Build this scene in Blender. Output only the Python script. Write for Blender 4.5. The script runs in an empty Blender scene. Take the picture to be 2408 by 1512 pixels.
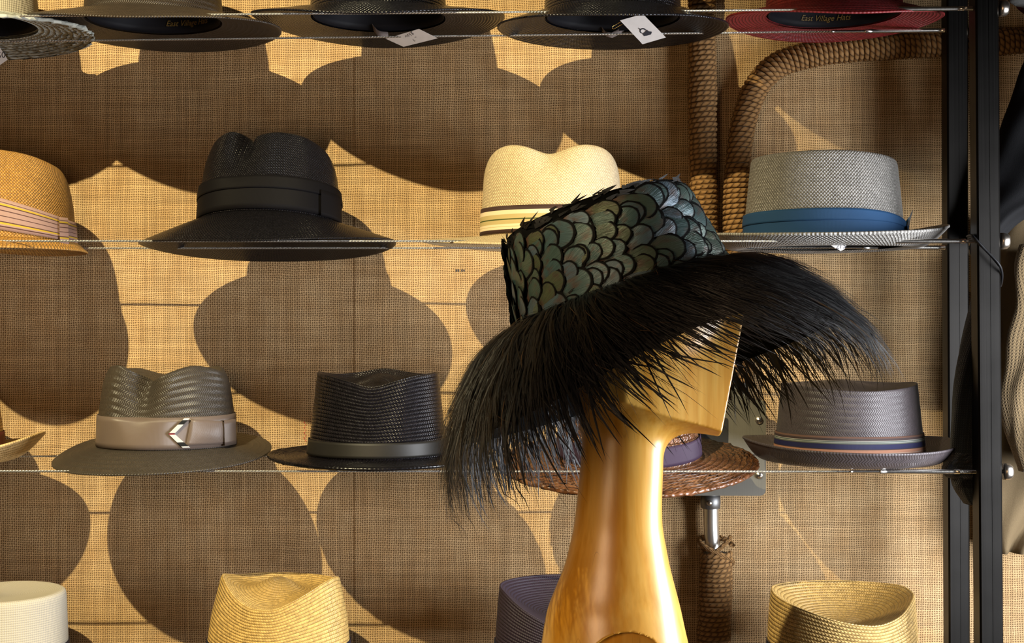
import bpy, math, random
import numpy as np
from mathutils import Vector, Matrix, Euler
random.seed(7); rng = np.random.default_rng(11)
SC = bpy.context.scene; COL = SC.collection
R = math.radians; PI = math.pi

# ------------------------------------------------------------------ camera, light, exposure
F = 3185.0            # focal length in pixels of the 2408 x 1512 frame
EYE = 1.45            # eye height
YAW = R(1.5)
YF, YR, YW = 1.75, 1.92, 2.036      # front cable, rear cable, burlap wall
YH = 1.862                          # middle of a hat on the shelf
cam_d = bpy.data.cameras.new('camera'); cam = bpy.data.objects.new('camera', cam_d); COL.objects.link(cam)
cam_d.sensor_width = 36; cam_d.lens = 36*F/2408; cam_d.clip_start = .05
cam.location = (0, 0, EYE); cam.rotation_euler = (PI/2, 0, YAW)
SC.camera = cam
w = bpy.data.worlds.new('world'); SC.world = w; w.use_nodes = True
w.node_tree.nodes['Background'].inputs[0].default_value = (1, .72, .50, 1)
w.node_tree.nodes['Background'].inputs[1].default_value = .012
sp = bpy.data.lights.new('ceiling_spot', 'SPOT'); so = bpy.data.objects.new('ceiling_spot', sp); COL.objects.link(so)
so.location = (-.80, .03, EYE+1.38); sp.energy = 450; sp.color = (1, .85, .50); sp.shadow_soft_size = .012
sp.spot_size = R(55); sp.spot_blend = .55
so.rotation_euler = (Vector((-.62, YW, EYE-.02))-so.location).to_track_quat('-Z', 'Y').to_euler()
ar = bpy.data.lights.new('shop_window_daylight', 'AREA'); ao = bpy.data.objects.new('shop_window_daylight', ar); COL.objects.link(ao)
ar.shape = 'RECTANGLE'; ar.size = .5; ar.size_y = .8; ar.energy = 22; ar.color = (.92, .95, 1); ar.spread = R(120)
ao.location = (1.08, 1.32, EYE-.20)
ao.rotation_euler = (Vector((.30, 1.68, EYE-.34))-ao.location).to_track_quat('-Z', 'Y').to_euler()
pt = bpy.data.lights.new('warm_fill', 'POINT'); po = bpy.data.objects.new('warm_fill', pt); COL.objects.link(po)  # added warm fill for the wooden neck and wall shadows, not a real lamp
po.location = (-.32, .47, EYE+.03); pt.energy = 12; pt.color = (1, .66, .38); pt.shadow_soft_size = .16
SC.view_settings.view_transform = 'Standard'; SC.view_settings.look = 'None'; SC.view_settings.gamma = 1
SC.view_settings.use_curve_mapping = False; SC.view_settings.exposure = 0

def at(px, py, Y):
    """world point at depth Y that a pixel of the photograph looks at"""
    dx, dz = (px-1204)/F, (756-py)/F
    d = Vector((-math.sin(YAW)+dx*math.cos(YAW), math.cos(YAW)+dx*math.sin(YAW), dz))
    return Vector((0, 0, EYE)) + d*(Y/d.y)

# ------------------------------------------------------------------ object helpers
def tag(o, label=None, cat=None, group=None, kind=None):
    if label: o['label'] = label
    if cat: o['category'] = cat
    if group: o['group'] = group
    if kind: o['kind'] = kind
    return o
def empty(name, loc, rot=(0, 0, 0), **k):
    o = bpy.data.objects.new(name, None); COL.objects.link(o); o.location = loc; o.rotation_euler = rot
    o.empty_display_size = .02
    return tag(o, **k)
def link(name, me, parent=None, **k):
    o = bpy.data.objects.new(name, me); COL.objects.link(o); o.parent = parent
    return tag(o, **k)
def mesh(name, V, Fq, mat, uv=None, smooth=True):
    V = np.asarray(V, dtype=np.float32).reshape(-1, 3)
    me = bpy.data.meshes.new(name)
    if isinstance(Fq, np.ndarray):
        n, k = Fq.shape
        me.vertices.add(len(V)); me.vertices.foreach_set('co', V.ravel())
        me.loops.add(n*k); me.loops.foreach_set('vertex_index', Fq.astype(np.int32).ravel())
        me.polygons.add(n); me.polygons.foreach_set('loop_start', np.arange(0, n*k, k, dtype=np.int32))
    else:
        me.from_pydata([tuple(map(float, v)) for v in V], [], Fq)
    if uv is not None:
        uv = np.asarray(uv, dtype=np.float32).reshape(-1, 2)
        l = me.uv_layers.new(name='UVMap'); idx = np.zeros(len(me.loops), dtype=np.int32)
        me.loops.foreach_get('vertex_index', idx); l.data.foreach_set('uv', uv[idx].ravel())
    me.update(calc_edges=True); me.validate()
    if smooth: me.polygons.foreach_set('use_smooth', np.ones(len(me.polygons), dtype=bool))
    me.materials.append(mat)
    return me
def gridfaces(nu, nv, cu=False, cv=False, base=0):
    i = np.arange(nu if cu else nu-1); j = np.arange(nv if cv else nv-1)
    I, J = np.meshgrid(i, j, indexing='ij'); I2, J2 = (I+1) % nu, (J+1) % nv
    return base+np.stack([I*nv+J, I2*nv+J, I2*nv+J2, I*nv+J2], -1).reshape(-1, 4)
def part(name, P, mat, parent, uv=None, cu=False, cv=False, **k):
    P = np.asarray(P); nu, nv = P.shape[:2]
    return link(name, mesh(name, P, gridfaces(nu, nv, cu, cv), mat, uv), parent, **k)
def box_vf(c, s, bev=0.0):
    """box with chamfered vertical and horizontal edges (c centre, s size)"""
    import itertools
    c = np.array(c, float); h = np.array(s, float)/2; b = min(bev, h.min()*.6)
    if b <= 0:
        V = [c+h*np.array(q) for q in itertools.product((-1, 1), repeat=3)]
        return np.array(V), [(0, 1, 3, 2), (4, 6, 7, 5), (0, 4, 5, 1), (2, 3, 7, 6), (0, 2, 6, 4), (1, 5, 7, 3)]
    V, idx = [], {}
    for q in itertools.product((-1, 1), repeat=3):
        for ax in range(3):
            p = h*np.array(q)
            for a2 in range(3):
                if a2 != ax: p[a2] -= b*q[a2]
            idx[(q, ax)] = len(V); V.append(c+p)
    Fs = []
    def ordered(ids):
        P = np.array([V[i] for i in ids]); m = P.mean(0); n = m-c
        u = P[0]-m; v = np.cross(n, u)
        ang = [math.atan2(np.dot(p-m, v)/np.linalg.norm(v), np.dot(p-m, u)/np.linalg.norm(u)) for p in P]
        return tuple(ids[i] for i in np.argsort(ang))
    for ax in range(3):
        for sg in (-1, 1): Fs.append(ordered([idx[(q, ax)] for q in itertools.product((-1, 1), repeat=3) if q[ax] == sg]))
    for a, b2 in ((0, 1), (0, 2), (1, 2)):
        for s1 in (-1, 1):
            for s2 in (-1, 1):
                qs = [q for q in itertools.product((-1, 1), repeat=3) if q[a] == s1 and q[b2] == s2]
                Fs.append(ordered([idx[(q, ax)] for q in qs for ax in (a, b2)]))
    for q in itertools.product((-1, 1), repeat=3): Fs.append(ordered([idx[(q, ax)] for ax in range(3)]))
    return np.array(V), Fs
def box(name, c, s, mat, parent=None, bev=0.0, **k):
    V, Fs = box_vf(c, s, bev); return link(name, mesh(name, V, Fs, mat, smooth=False), parent, **k)
def sweep(path, rad, n=12, close=True, cap=True):
    """tube along path (list of points), rad number or list; returns V, faces"""
    P = np.array([tuple(p) for p in path], float); m = len(P)
    rr = np.full(m, rad) if np.isscalar(rad) else np.array(rad)
    T = np.gradient(P, axis=0); T /= np.linalg.norm(T, axis=1)[:, None]+1e-12
    u = np.cross(T[0], (0, 0, 1)); u = u if np.linalg.norm(u) > .1 else np.cross(T[0], (0, 1, 0)); u /= np.linalg.norm(u)
    V = []; a = np.arange(n)*2*PI/n
    for i in range(m):
        u = u-T[i]*np.dot(u, T[i]); u /= np.linalg.norm(u); v = np.cross(T[i], u)
        V.append(P[i]+rr[i]*(np.cos(a)[:, None]*u+np.sin(a)[:, None]*v))
    V = np.array(V).reshape(-1, 3); Fs = [tuple(f) for f in gridfaces(m, n, False, True)]
    if cap: Fs += [tuple(range(n))[::-1], tuple(range((m-1)*n, m*n))]
    return V, Fs
def tube(name, path, rad, mat, parent=None, n=12, **k):
    V, Fs = sweep(path, rad, n); uvs = None
    L = np.concatenate([[0], np.cumsum(np.linalg.norm(np.diff(np.array([tuple(p) for p in path]), axis=0), axis=1))])
    uvs = np.stack([np.tile(np.arange(n)/n, len(path)), np.repeat(L, n)], -1)
    return link(name, mesh(name, V, Fs, mat, uvs), parent, **k)

# ------------------------------------------------------------------ material helpers
class S:
    """a node socket with arithmetic"""
    def __init__(s, t, o): s.t, s.o = t, o
    def _m(s, op, *a, clamp=False):
        n = s.t.nodes.new('ShaderNodeMath'); n.operation = op; n.use_clamp = clamp
        for i, x in enumerate((s,)+a):
            if isinstance(x, S): s.t.links.new(x.o, n.inputs[i])
            else: n.inputs[i].default_value = x
        return S(s.t, n.outputs[0])
    def __add__(s, x): return s._m('ADD', x)
    __radd__ = __add__
    def __sub__(s, x): return s._m('SUBTRACT', x)
    def __rsub__(s, x): return (s*-1.0)+x
    def __mul__(s, x): return s._m('MULTIPLY', x)
    __rmul__ = __mul__
    def __truediv__(s, x): return s._m('DIVIDE', x)
    def sin(s): return s._m('SINE')
    def fract(s): return s._m('FRACT')
    def floor(s): return s._m('FLOOR')
    def abs(s): return s._m('ABSOLUTE')
    def sqrt(s): return s._m('SQRT')
    def pow(s, x): return s._m('POWER', x)
    def max(s, x): return s._m('MAXIMUM', x)
    def min(s, x): return s._m('MINIMUM', x)
    def mod(s, x): return s._m('FLOORED_MODULO', x)
    def gt(s, x): return s._m('GREATER_THAN', x)
    def ramp(s, a, b): return ((s-a)*(1.0/(b-a)))._m('MULTIPLY', 1.0, clamp=True)
class Mat:
    def __init__(s, name, rough=.6, metal=0.0, spec=.5, **k):
        s.m = bpy.data.materials.new(name); s.m.use_nodes = True; s.t = s.m.node_tree
        s.b = s.t.nodes['Principled BSDF']
        s.set('Roughness', rough); s.set('Metallic', metal); s.set('Specular IOR Level', spec)
        for q, v in k.items(): s.set(q.replace('_', ' '), v)
    def set(s, key, v):
        if isinstance(v, S): s.t.links.new(v.o, s.b.inputs[key])
        elif isinstance(v, tuple): s.b.inputs[key].default_value = v+(1,) if len(v) == 3 else v
        else: s.b.inputs[key].default_value = v
    def node(s, typ, **inp):
        n = s.t.nodes.new(typ)
        for q, v in inp.items():
            k = q.replace('_', ' ')
            if isinstance(v, S): s.t.links.new(v.o, n.inputs[k])
            else: n.inputs[k].default_value = v
        return n
    def coord(s, kind='Object'):
        n = s.node('ShaderNodeTexCoord'); x = s.node('ShaderNodeSeparateXYZ')
        s.t.links.new(n.outputs[kind], x.inputs[0]); s.vec = S(s.t, n.outputs[kind])
        return [S(s.t, x.outputs[i]) for i in range(3)]
    def comb(s, x, y, z=0.0):
        n = s.node('ShaderNodeCombineXYZ')
        for i, v in enumerate((x, y, z)):
            if isinstance(v, S): s.t.links.new(v.o, n.inputs[i])
            else: n.inputs[i].default_value = v
        return S(s.t, n.outputs[0])
    def noise(s, vec, scale=5.0, detail=2.0, rough=.5):
        return S(s.t, s.node('ShaderNodeTexNoise', Vector=vec, Scale=scale, Detail=detail, Roughness=rough).outputs[0])
    def white(s, vec):
        return S(s.t, s.node('ShaderNodeTexWhiteNoise', Vector=vec).outputs[0])
    def mix(s, f, a, b):
        n = s.t.nodes.new('ShaderNodeMix'); n.data_type = 'RGBA'
        for i, v in ((0, f), (6, a), (7, b)):
            if isinstance(v, S): s.t.links.new(v.o, n.inputs[i])
            elif isinstance(v, tuple): n.inputs[i].default_value = v+(1,)
            else: n.inputs[i].default_value = v
        return S(s.t, n.outputs[2])
    def scale(s, c, f):
        """colour times a number"""
        n = s.t.nodes.new('ShaderNodeMix'); n.data_type = 'RGBA'; n.blend_type = 'MULTIPLY'; n.inputs[0].default_value = 1
        if isinstance(c, S): s.t.links.new(c.o, n.inputs[6])
        else: n.inputs[6].default_value = c+(1,)
        s.t.links.new(s.comb(f, f, f).o, n.inputs[7])
        return S(s.t, n.outputs[2])
    def steps(s, f, stops):
        n = s.t.nodes.new('ShaderNodeValToRGB'); n.color_ramp.interpolation = 'CONSTANT'; e = n.color_ramp.elements
        while len(e) < len(stops): e.new(.5)
        for q, (p, c) in zip(e, stops): q.position = p; q.color = c+(1,)
        s.t.links.new(f.o, n.inputs[0]); return S(s.t, n.outputs[0])
    def bump(s, h, dist=.001, strength=1.0):
        n = s.node('ShaderNodeBump', Height=h, Distance=dist, Strength=strength)
        s.t.links.new(n.outputs[0], s.b.inputs['Normal'])
def plain(name, col, **k):
    m = Mat(name, **k); x, y, z = m.coord()
    m.set('Base Color', m.scale(col, m.noise(m.vec, 60, 3)*.3+.85)); return m.m

def burlap_mat():
    m = Mat('burlap', rough=.92, spec=.15); x, y, z = m.coord()
    P = .0034
    wob = m.noise(m.comb(x*1.0, z*1.0, 0.0), 14, 3)*.010
    wob2 = m.noise(m.comb(x, z, 7.3), 90, 2)*.0022
    u = (x+wob*.6+wob2)/P; v = (z+wob*.9-wob2)/P
    fu, fv = u.fract(), v.fract()
    gu, gv = (fu*PI).sin(), (fv*PI).sin()
    par = (u.floor()+v.floor()).mod(2.0)
    # warp (vertical) and weft (horizontal) yarns take turns on top
    hu = gu.pow(.7)*(par*.30+.62); hv = gv.pow(.7)*(par*-.30+.92)
    h = hu.max(hv)
    sl_u = m.white(m.comb(u.floor(), 0.0, 1.0)); sl_v = m.white(m.comb(0.0, v.floor(), 2.0))
    slub = m.noise(m.comb(x*280.0, z*6.0, 0.0), 1.0, 2)+m.noise(m.comb(x*6.0, z*280.0, 3.0), 1.0, 2)
    tone = (slub*.55+.42)*(sl_u*.18+.91)*(sl_v*.14+.93)*(m.noise(m.vec, 9, 3)*.30+.85)
    hole = (gu.max(gv)).ramp(.34, .86)
    c = m.mix(m.noise(m.vec, 30, 3).ramp(.35, .65), (.505, .346, .180), (.44, .283, .136))
    c = m.scale(c, tone*(h*.55+.48))
    c = m.mix(hole, (.10, .055, .022), c)
    m.set('Base Color', c); m.bump(h+slub*.15, .0012, .7)
    return m.m

def straw(name, kind, col, dark, P=.004, Q=None, rough=.45, spec=.5, bump=.6, var=.35, hole=.25, tint=None, coat=0.0):
    m = Mat(name, rough=rough, spec=spec); u, v, _ = m.coord('UV')
    if coat: m.set('Coat Weight', coat); m.set('Coat Roughness', .25)
    Q = Q or P
    jit = m.noise(m.comb(u*120.0, v*120.0), 1.0, 2)*.35
    if kind == 'weave':
        p = (u+v)/P+jit; q = (u-v)/P-jit
        pill = ((p.fract()*PI).sin()*(q.fract()*PI).sin()).pow(.5)
        par = (p.floor()+q.floor()).mod(2.0); wn = m.white(m.comb(p.floor(), q.floor()))
        ls = par*((p.fract()*PI).sin())+(1.0-par)*((q.fract()*PI).sin())
        h = pill*.6+ls*.4; tone = (par*.16+.92)*(wn*var+1-var/2); edge = pill.ramp(0.0, hole+.02)
    elif kind == 'braid':
        fr = (v/P+jit*.25).fract(); row = (v/P+jit*.25).floor()
        ridge = (fr*PI).sin().pow(.6); ph = (u/Q+(fr-.5).abs()*1.4+row*.37)
        ch = (ph*2*PI).sin()*.5+.5; wn = m.white(m.comb(row, ph.floor()))
        h = ridge*(ch*.40+.60); tone = wn*var+1-var/2; edge = ridge.ramp(0.05, hole+.25)
    elif kind == 'herring':
        fr = (v/P+jit*.12).fract(); row = (v/P+jit*.12).floor(); d = row.mod(2.0)*2.0-1.0
        ph = u/Q+d*fr*1.1+jit*.2; ch = (ph*PI).sin().abs(); wn = m.white(m.comb(row, ph.floor()))
        h = ch*.8+(fr*PI).sin()*.2; tone = wn*var+1-var/2; edge = ch.ramp(0.0, hole+.2)
    else:  # cloth
        g = ((u/P*PI).sin().abs())*.5+((v/P*PI).sin().abs())*.5; h = g; tone = m.noise(m.comb(u*700.0, v*700.0), 1.0, 2)*var+1-var/2; edge = g.ramp(-.4, hole+.3)
    c = m.scale(col, tone)
    if tint: c = m.mix(m.noise(m.comb(u*14.0, v*30.0), 1.0, 3).ramp(.4, .62), c, m.scale(tint, tone))
    m.set('Base Color', m.mix(edge, dark, c)); m.bump(h, P*.35, bump)
    return m.m
def ribbon(name, stops, rough=.6, rib=.0006, sheen=0.0, spec=.22):
    m = Mat(name, rough=rough, spec=spec); u, v, _ = m.coord('UV')
    c = m.steps(v, stops) if len(stops) > 1 else None
    r = (u/rib*PI).sin().abs()
    f = r*.25+.80
    m.set('Base Color', m.scale(c if c else stops[0][1], f)); m.bump(r, .0003, .5)
    m.set('Sheen Weight', sheen); return m.m
def metal(name, col, rough=.3, streak=0.0, met=1.0):
    m = Mat(name, rough=rough, metal=met); x, y, z = m.coord()
    n = m.noise(m.comb(x*600.0, y*600.0, z*2.0), 1.0, 3)*.6+m.noise(m.vec, 25, 4)*.4
    m.set('Base Color', m.scale(col, n*.5+.75)); m.set('Roughness', n*streak+rough); return m.m
def cable_mat():
    m = Mat('steel_cable', rough=.42, metal=.85); u, v, _ = m.coord('UV')
    ph = ((v/.0042+u*3.0)*2*PI).sin()*.5+.5
    m.set('Base Color', m.scale((.80, .78, .74), ph*.55+.40)); m.bump(ph, .0006, .8); return m.m
def thread_mat():
    m = Mat('threaded_steel', rough=.25, metal=1.0); u, v, _ = m.coord('UV')
    ph = (((v/.0011+u)).fract()-.5).abs()*2.0
    m.set('Base Color', m.scale((.75, .72, .66), ph*.8+.2)); m.bump(ph, .0006, 1.0); return m.m
def rope_mat():
    m = Mat('manila_rope', rough=.72, spec=.35); u, v, _ = m.coord('UV')
    jit = m.noise(m.comb(u*9.0, v*160.0), 1.0, 3)
    ph = (v/.0085+u*2.0+jit*.3); st = (ph.fract()*PI).sin().pow(.6)
    fib = m.noise(m.comb(ph*26.0, v*90.0-u*6.0), 1.0, 3)
    c = m.mix(fib, (.17, .080, .024), (.40, .225, .080))
    m.set('Base Color', m.mix(st.ramp(.05, .95), (.06, .028, .009), c)); m.bump(st*.8+fib*.3, .0022, .9); return m.m
def wood_mat():
    m = Mat('lacquered_wood', rough=.36, spec=.4); x, y, z = m.coord()
    m.set('Coat Weight', .7); m.set('Coat Roughness', .27)
    g = m.noise(m.comb(x*55.0, y*55.0, z*4.0), 1.0, 4, .6)
    g2 = m.noise(m.comb(x*260.0, y*260.0, z*9.0), 1.0, 2)
    blot = m.noise(m.comb(x*9.0, y*9.0, z*5.0), 1.0, 3)
    c = m.mix(g.ramp(.40, .60), (.68, .31, .026), (.82, .46, .085))
    c = m.mix(blot.ramp(.52, .75), c, (.60, .25, .018))
    cr = m.noise(m.comb(x*70.0+3.1, y*70.0, z*.9), 1.0, 0); crk = (1.0-((cr-.64).abs()).ramp(0.0, .005))*m.noise(m.comb(x*20.0, y*20.0, z*14.0), 1.0, 1).ramp(.55, .62)
    c = m.mix(crk*.8, m.scale(c, g2*.25+.88), (.16, .05, .008))
    m.set('Base Color', c); m.bump(g2*.15+blot*.05, .0006, .25); return m.m
def scale_feather_mat():
    m = Mat('iridescent_feather', rough=.36, spec=.6); u, v, _ = m.coord('UV')
    info = m.node('ShaderNodeObjectInfo'); rnd = S(m.t, info.outputs['Random'])
    x = (u-.5)*2.0; r = (x*x+((v-.58)/.42)*((v-.58)/.42)).sqrt()
    n = m.noise(m.comb(u*4.0, v*3.0, rnd*50.0), 1.0, 3)
    bar = m.noise(m.comb((x/(v+.25))*26.0, rnd*31.0, v*1.5), 1.0, 2)
    c = m.mix(rnd.ramp(.0, .55), (.085, .100, .055), (.055, .105, .105))
    c = m.mix(rnd.ramp(.55, .95), c, (.085, .125, .16))
    c = m.mix((n.ramp(.5, .72))*.8, c, (.09, .06, .05))
    c = m.scale(c, bar*.9+.45)
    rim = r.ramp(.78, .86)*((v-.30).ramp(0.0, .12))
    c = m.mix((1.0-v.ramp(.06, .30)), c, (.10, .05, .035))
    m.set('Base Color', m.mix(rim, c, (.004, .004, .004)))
    m.set('Metallic', .40-rim*.4); m.set('Specular IOR Level', .6-rim*.55); m.set('Roughness', rim*.25+.34); m.bump(bar, .0008, .6); return m.m
def plume_mat(name, col, rough=.38):
    m = Mat(name, rough=rough, spec=.55); u, v, _ = m.coord('UV'); g = m.noise(m.comb(u*18.0, v*30.0), 1.0, 2)
    m.set('Base Color', m.scale(col, g*1.2+.4)); m.bump(g, .0006, .7); m.set('Roughness', g*.2+rough-.1); return m.m
def knit_mat(name, col, P=.0045):
    m = Mat(name, rough=.95, spec=.1); u, v, _ = m.coord('UV')
    fr = (u/P).fract(); k = ((v/P+((fr-.5).abs())*1.2)*2*PI).sin()*.5+.5
    h = (fr*PI).sin()*.5+k*.5
    m.set('Base Color', m.scale(col, h*.45+.68)); m.set('Sheen Weight', .3); m.bump(h, .0015, .7); return m.m
def fabric_mat(name, col, rough=.85):
    m = Mat(name, rough=rough, spec=.2); x, y, z = m.coord()
    n = m.noise(m.vec, 900, 2)
    m.set('Base Color', m.scale(col, n*.5+.75)); m.bump(n, .0006, .4); return m.m

BURLAP = burlap_mat(); CABLE = cable_mat(); THREAD = thread_mat(); ROPE = rope_mat()
STEEL = metal('polished_steel', (.78, .75, .70), .16, .12)
POST = metal('dark_brushed_steel', (.018, .017, .016), .30, .20)
BOLT = metal('bolt_steel', (.55, .50, .44), .25, .1)
GALV = metal('galvanised_steel', (.20, .19, .165), .45, .25, .85)
DARKM = plain('black_hole', (.01, .01, .012), rough=.8)
BRASS = metal('brass', (.85, .60, .20), .2, .1)
LEATHER = plain('black_leather_sweatband', (.005, .005, .007), rough=.6, spec=.12)
GOLD = plain('gold_stamp', (.13, .08, .014), rough=.5)
CARD = plain('white_card', (.78, .74, .72), rough=.8)
INK = plain('ink', (.03, .03, .04), rough=.8)
PLASTER = plain('painted_board', (.35, .25, .14), rough=.9)

# ------------------------------------------------------------------ setting
XS = at(835, 756, YW).x
box('floor', (0, .6, -.02), (5.2, 4.2, .04), plain('floor_boards', (.20, .13, .08), rough=.6), kind='structure')
wall = box('wall_back', (0, YW+.045, 1.35), (5.2, .06, 2.7), PLASTER, kind='structure')
def panel(x0, x1, y0, ph, lab):
    nx, nz = 120, 90
    xs = np.linspace(0, 1, nx)**2; xs = XS+(x0-XS)*xs[::-1] if x0 < XS-.01 else x0+(x1-x0)*xs
    X, Z = np.meshgrid(xs, np.linspace(0, 2.7, nz), indexing='ij')
    D = .0012*np.sin(X*9+ph)*np.sin(Z*5+ph)+.0007*np.sin(X*31+2*ph+Z*3)
    edge = np.exp(-((X-XS)/.003)**2)*.00025
    Y = y0+D-edge
    fr = np.stack([X, Y, Z], -1); bk = fr.copy(); bk[..., 1] = YW+.0149
    V = np.concatenate([fr.reshape(-1, 3), bk.reshape(-1, 3)]); V = np.concatenate([V, V])
    N = nx*nz; Fq = np.concatenate([gridfaces(nx, nz), gridfaces(nx, nz, base=N)[:, ::-1]])
    rim = [(i*nz+j, (i+1)*nz+j, N+(i+1)*nz+j, N+i*nz+j) for j in (0, nz-1) for i in range(nx-1)]
    rim += [(i*nz+j, i*nz+j+1, N+i*nz+j+1, N+i*nz+j) for i in (0, nx-1) for j in range(nz-1)]
    return link('burlap_panel', mesh('burlap_panel', V, np.concatenate([Fq, np.array(rim)+2*N]), BURLAP), wall, label=lab)
pl = panel(-2.4, XS, YW+.0006, .3, 'burlap panel on the side of the tan hats')
pr = panel(XS-.0008, 2.4, YW, .3, 'burlap panel behind the rope pipes')
for i in range(8):  # small red stitches on the cloth
    p = at(716+(i % 2)*3, 993+i*6.2, YW-.0006)
    box('red_stitch', p, (.0012, .0008, .0026), plain('red_thread', (.35, .05, .03)) if i == 0 else bpy.data.materials['red_thread'], pl)
for i, (px, hh) in enumerate(((1073, 5), (1078, 6), (1086, 5), (1091, 4))):
    box('ink_mark', at(px, 636, YW-.0008), (.0022, .0008, hh/1564), bpy.data.materials['ink'], pr)

def post(label, top, bot, Y, wpx):
    """square steel tube standing on the floor"""
    a, b = at(top, 0, Y), at(bot, 1512, Y)
    r = empty('rack_post', (b.x+(a.x-b.x)*(0-b.z)/(a.z-b.z), Y+.015, 0), label=label, cat='post', group='steel posts of the hat rack')
    lean = (a.x-b.x)/(a.z-b.z); r.rotation_euler = (0, math.atan(lean), 0)
    V, Fs = box_vf((0, 0, 1.2), (.0295, .0295, 2.4), .0022)
    link('tube', mesh('tube', V, Fs, POST, smooth=False), r)
    box('seam_strip', (.0035, -.0149, 1.2), (.004, .0006, 2.39), STEEL if 0 else POST, r)
    box('foot_plate', (0, 0, .003), (.07, .07, .006), POST, r, .001)
    return r
post('front square steel post of the rack, with round bolt heads', 2322, 2333, YF-.013, 53)
post('rear square steel post of the rack, partly behind the grey sleeve', 2252, 2257, YR-.013, 48)

def cable(label, Y, p0, p1, ferr, rod, thr, bolt, dia=.0028):
    """p0,p1: pixel ends; ferr: where the sleeve begins; rod, thr: where rod and thread begin; bolt: head position"""
    def on(x): t = (x-p0[0])/(p1[0]-p0[0]); return at(x, p0[1]+t*(p1[1]-p0[1]), Y)
    a, b = on(-500), on(bolt)
    r = empty('shelf_cable', b, label=label, cat='cable', group='steel cables of the hat rack')
    L = lambda x: on(x)-b
    def seg(name, x0, x1, rad, mat, n=12):
        A, B = L(x0), L(x1); tube(name, [A+(B-A)*t for t in np.linspace(0, 1, 12)], rad, mat, r, n)
    seg('strand', -500, ferr+4, dia/2, CABLE, 10)
    seg('ferrule', ferr, rod+3, .0019, STEEL)
    seg('rod', rod, thr, .0030, STEEL, 16)
    seg('thread', thr, bolt-5, .0027, THREAD, 14)
    A = L(bolt-19); prof = [(-.0002, .0), (0, .0105), (.004, .0108), (.009, .0100), (.0115, .0075), (.0122, .003), (.0123, 0.0001)]
    tube('bolt_head', [A+Vector((x, 0, 0)) for x, _ in prof], [max(q, .0004) for _, q in prof], BOLT, r, 20)
    return r
cable('front steel cable under the top row of hats', YF, (0, 38), (2280, 20), 2005, 2075, 2266, 2368)
cable('rear steel cable under the top row of hats', YR, (0, 98), (2215, 71), 1955, 2035, 2222, 2296)
cable('front steel cable under the row with the black fedora', YF, (0, 567), (2280, 567), 2022, 2085, 2270, 2370)
cable('rear steel cable under the row with the black fedora', YR, (0, 584), (2215, 582), 1960, 2030, 2222, 2299)
cable('front steel cable under the row with the taupe-ribbon fedora', YF, (0, 1108), (2290, 1109), 2000, 2070, 2256, 2378)
cable('rear steel cable under the row with the taupe-ribbon fedora', YR, (0, 1073), (2220, 1070), 1965, 2032, 2226, 2304)
cable('front steel cable below the lowest crowns', YF, (0, 1648), (2290, 1649), 2000, 2070, 2262, 2386)
cable('rear steel cable below the lowest crowns', YR, (0, 1569), (2230, 1570), 1965, 2032, 2230, 2310)

# ------------------------------------------------------------------ hats
NT = 144
TH = np.linspace(PI/2, PI/2+2*PI, NT+1)      # seam at the back, towards the wall
def per(spec, th, sig=14):
    """smooth periodic function of the angle from (degree, value) knots; 270 faces the camera, 0 is to the right"""
    if np.isscalar(spec): return np.full(np.shape(th), float(spec))
    k = sorted((d % 360, v) for d, v in spec); d = np.array([q[0] for q in k]); v = np.array([q[1] for q in k])
    g = np.arange(360); s = np.interp(g, np.concatenate([d-360, d, d+360]), np.tile(v, 3))
    K = np.exp(-.5*(np.arange(-45, 46)/sig)**2); K /= K.sum()
    s = np.convolve(np.concatenate([s[-45:], s, s[:45]]), K, 'valid')
    return np.interp(np.degrees(th) % 360, np.arange(361), np.append(s, s[0]))
def pinch_amt(c, th, z):
    amt = np.zeros(np.broadcast(th, z).shape)
    for d, zc, wd, wz, dep in c.get('pinch', ()):
        dd = (np.degrees(th)-d+180) % 360-180
        amt = amt+dep*np.exp(-(dd/wd)**2)*np.exp(-((z-zc)/wz)**2)
    return amt
def crown_xy(c, th, k, z):
    a, b = c['a']*k, c['b']*k
    x, y = a*np.cos(th), b*np.sin(th); r = np.hypot(x, y)+1e-6
    f = 1-pinch_amt(c, th, z)*np.minimum(1, r/.035)/np.maximum(r, .02)
    return x*f, y*f
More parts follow.
